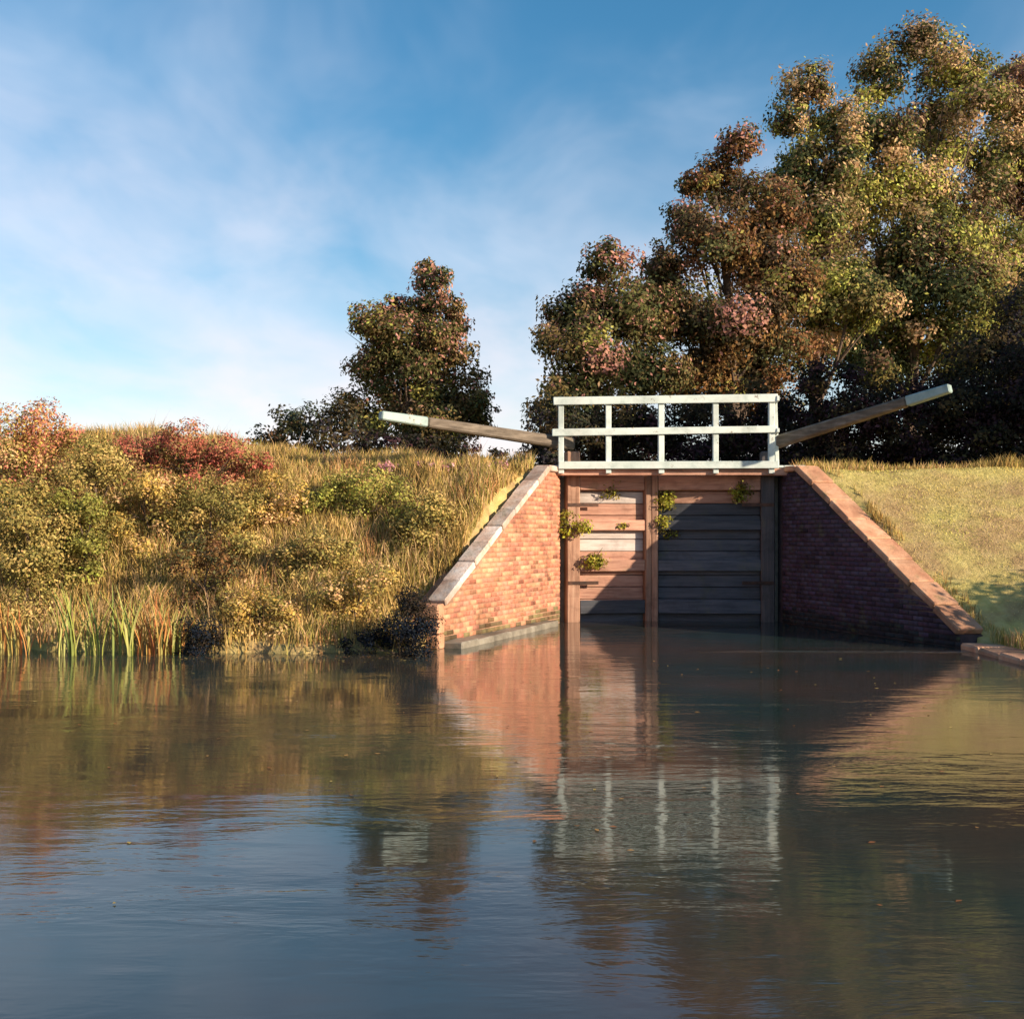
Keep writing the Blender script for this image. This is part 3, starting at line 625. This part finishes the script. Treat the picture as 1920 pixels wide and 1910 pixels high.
# ------------------------------------------------------------------ reeds
def blade_mesh(hh, wd, lean):
    V, F = [], []; n = 5
    for i in range(n + 1):
        t = i / n; hw = wd * (0.55 + 0.45 * math.sin(min(1, t * 2.2) * math.pi / 2)) * (1 - t ** 2.2) / 2 + 0.0008
        y0 = lean * t * t; z = hh * (t - 0.12 * t * t * abs(lean) / hh)
        V += [(-hw, y0, z), (0, y0 - wd * 0.18, z), (hw, y0, z)]
    for i in range(n):
        a = i * 3; F += [(a, a + 1, a + 4, a + 3), (a + 1, a + 2, a + 5, a + 4)]
    return V, F
def reed_clump(px, d, nbl, hh, colr, label, spread=0.14):
    c = P(px, 1225, d); zb = -0.08
    root = thing('reed_clump', (c.x, c.y, zb), label, 'reeds', 'reed clumps at the left water edge')
    for k in range(nbl):
        h_ = hh * rng.uniform(0.6, 1.12); V, F = blade_mesh(h_ + 0.1, rng.uniform(0.028, 0.045), rng.uniform(0.03, 0.6) * h_)
        col = np.array(colr[k % len(colr)]) * rng.uniform(0.8, 1.2)
        o = np_mesh('blade', V, [i for f in F for i in f], [4] * len(F), 'grass', None, np.tile(col, (len(V), 1)), True)
        o.parent = root; o.location = (rng.uniform(-1, 1) * spread, rng.uniform(-.6, .6) * spread, 0); o.rotation_euler = (0, 0, rng.uniform(0, 6.28))
GRN = [(0.34, 0.36, 0.09), (0.22, 0.27, 0.08), (0.40, 0.40, 0.14)]
ORG = [(0.50, 0.24, 0.08), (0.42, 0.30, 0.10), (0.45, 0.17, 0.07), (0.40, 0.36, 0.12)]
reed_clump(130, 15.3, 15, 0.95, GRN, 'leftmost clump of tall green reeds at the water edge')
reed_clump(178, 15.35, 13, 0.88, GRN, 'second clump of green reeds from the left, at the water edge')
reed_clump(232, 15.3, 15, 0.92, GRN[::-1], 'third clump of green reeds from the left beside orange sedge')
reed_clump(285, 15.35, 30, 0.78, ORG, 'orange sedge clump among the reeds at the water edge', 0.22)
reed_clump(330, 15.4, 15, 0.70, ORG + GRN, 'mixed orange and green reed clump nearest the small dark bush', 0.12)
reed_clump(30, 15.4, 24, 0.66, ORG, 'reddish sedge clump at the left picture edge by the water', 0.22)

# ------------------------------------------------------------------ grass
def grass(name, n, xr, yr, test, h0, h1, wd, pal, label, lean=0.5, patch=1.3):
    x = rng.uniform(*xr, n); y = rng.uniform(*yr, n); k = test(x, y); x, y = x[k], y[k]; n = len(x); z = height(x, y) - 0.02
    f = 0.5 + 0.5 * wob(x * patch, y * patch); hh = (h0 + (h1 - h0) * np.clip(f * 1.1 + rng.normal(0, .18, n), 0, 1)) * rng.uniform(0.6, 1.25, n)
    th = rng.uniform(0, 2 * np.pi, n); ln = hh * rng.uniform(0.1, lean, n); fa = rng.uniform(0, 2 * np.pi, n)
    lx, ly = np.cos(th) * ln, np.sin(th) * ln; wx, wy = np.cos(fa) * wd / 2, np.sin(fa) * wd / 2
    B = np.stack([x, y, z], 1); W = np.stack([wx, wy, 0 * wx], 1)
    mid = B + np.stack([lx * .35, ly * .35, hh * .6], 1); top = B + np.stack([lx, ly, hh * .97], 1)
    V = np.stack([B - W, B + W, mid + W * .8, mid - W * .8, top], 1).reshape(-1, 3)
    o = np.arange(n)[:, None] * 5
    F = np.concatenate([o + np.array([[0, 1, 2, 3]]), o + np.array([[3, 2, 4]])], 1).ravel()
    Z = np.tile([4, 3], n)
    pc = np.array([p[0] for p in PAL[pal]]); g = (wob(x * 1.9 + 5, y * 1.9) + 1) / 2 + rng.normal(0, .16, n)
    ci = np.clip((g * len(pc)).astype(int), 0, len(pc) - 1); C = pc[ci] * rng.uniform(.75, 1.25, (n, 1))
    ob = np_mesh(name, V, F, Z, 'grass', None, np.repeat(C, 5, axis=0)); return tag(ob, label, 'grass', kind='stuff')
PAL['lgrass'] = [((0.18, 0.14, 0.05), 1), ((0.44, 0.29, 0.10), 1), ((0.52, 0.37, 0.15), 1), ((0.33, 0.28, 0.08), 1), ((0.56, 0.39, 0.20), 1), ((0.25, 0.23, 0.07), 1), ((0.46, 0.25, 0.11), 1)]
PAL['lgrass'] = [(tuple(v * 1.1 for v in c), w_) for c, w_ in PAL['lgrass']]
PAL['stalk'] = [((0.30, 0.19, 0.10), 1), ((0.42, 0.28, 0.15), 1), ((0.20, 0.12, 0.08), 1)]
PAL['rgrass'] = [((0.58, 0.48, 0.15), 1), ((0.64, 0.53, 0.20), 1), ((0.66, 0.55, 0.25), 1), ((0.58, 0.54, 0.15), 1), ((0.50, 0.47, 0.15), 1)]
left_ok = lambda x, y: (y > shore_y(x) + 0.02) & (rng.random(len(x)) < 0.25 + 0.75 * sstep((y - shore_y(x) - 0.1 + 0.5 * wob(x * 1.5, y)) / 0.7)) & (x < np.where(y > 16.3, interp_x(y, LW) - 0.40, -1.25))
right_ok = lambda x, y: (x > np.where(y > 16.3, interp_x(y, RW), interp_x(y, RE)) + 0.50)
grass('bank_grass', 150000, (-11, 0.4), (15.3, 22.5), left_ok, 0.05, 0.42, 0.016, 'lgrass', 'long tawny and olive grass covering the left bank')
grass('mown_grass', 110000, (5.4, 14), (11, 23.5), right_ok, 0.015, 0.06, 0.011, 'rgrass', 'short yellow-green grass on the slope of the right bank', 0.7)

grass('seed_stalks', 2600, (-9, -0.6), (15.6, 20.5), lambda x, y: left_ok(x, y) & (wob(x * 1.3 + 2, y * 1.3) > -0.1), 0.35, 0.75, 0.010, 'stalk', 'thin brown dead stalks standing above the left bank grass', 0.45)
def verge_ok(x, y):
    xr = np.where(y > 16.3, interp_x(y, RW), interp_x(y, RE)); dx = x - xr
    return (((dx > 0.47) & (dx < 0.72)) | ((y > 20.6) & (dx > 0.5))) & (wob(x * 2.2, y * 2.2) > -0.25)
grass('verge_grass', 60000, (5.4, 13), (13, 22.2), verge_ok, 0.04, 0.30, 0.014, 'lgrass', 'ragged longer grass along the right coping and bank crest')
# ------------------------------------------------------------------ fallen leaves drifting along the edges
n = 420
fx = np.concatenate([rng.uniform(-9, -1.2, 260), rng.uniform(-8, 5.5, 160)]); fy = np.concatenate([15.25 - np.abs(rng.normal(0, 0.35, 260)), rng.uniform(5, 15, 160)])
fc = np.stack([fx, fy, np.full(n, 0.006)], 1); fn = np.tile([0.0, 0.0, 1.0], (n, 1)) + rng.normal(0, .05, (n, 3))
pc = np.array([(0.45, 0.26, 0.10), (0.36, 0.15, 0.07), (0.50, 0.38, 0.14), (0.22, 0.13, 0.07)])
V, F, Z, C = leaf_arrays(fc, fn, rng.uniform(0.025, 0.06, n), pc[rng.integers(0, 4, n)])
V[:, 2] = np.maximum(V[:, 2], 0.004)
tag(np_mesh('floating_leaves', V, F, Z, 'leaf', None, C), 'scattered fallen leaves floating on the water near the bank', 'leaves', kind='stuff')
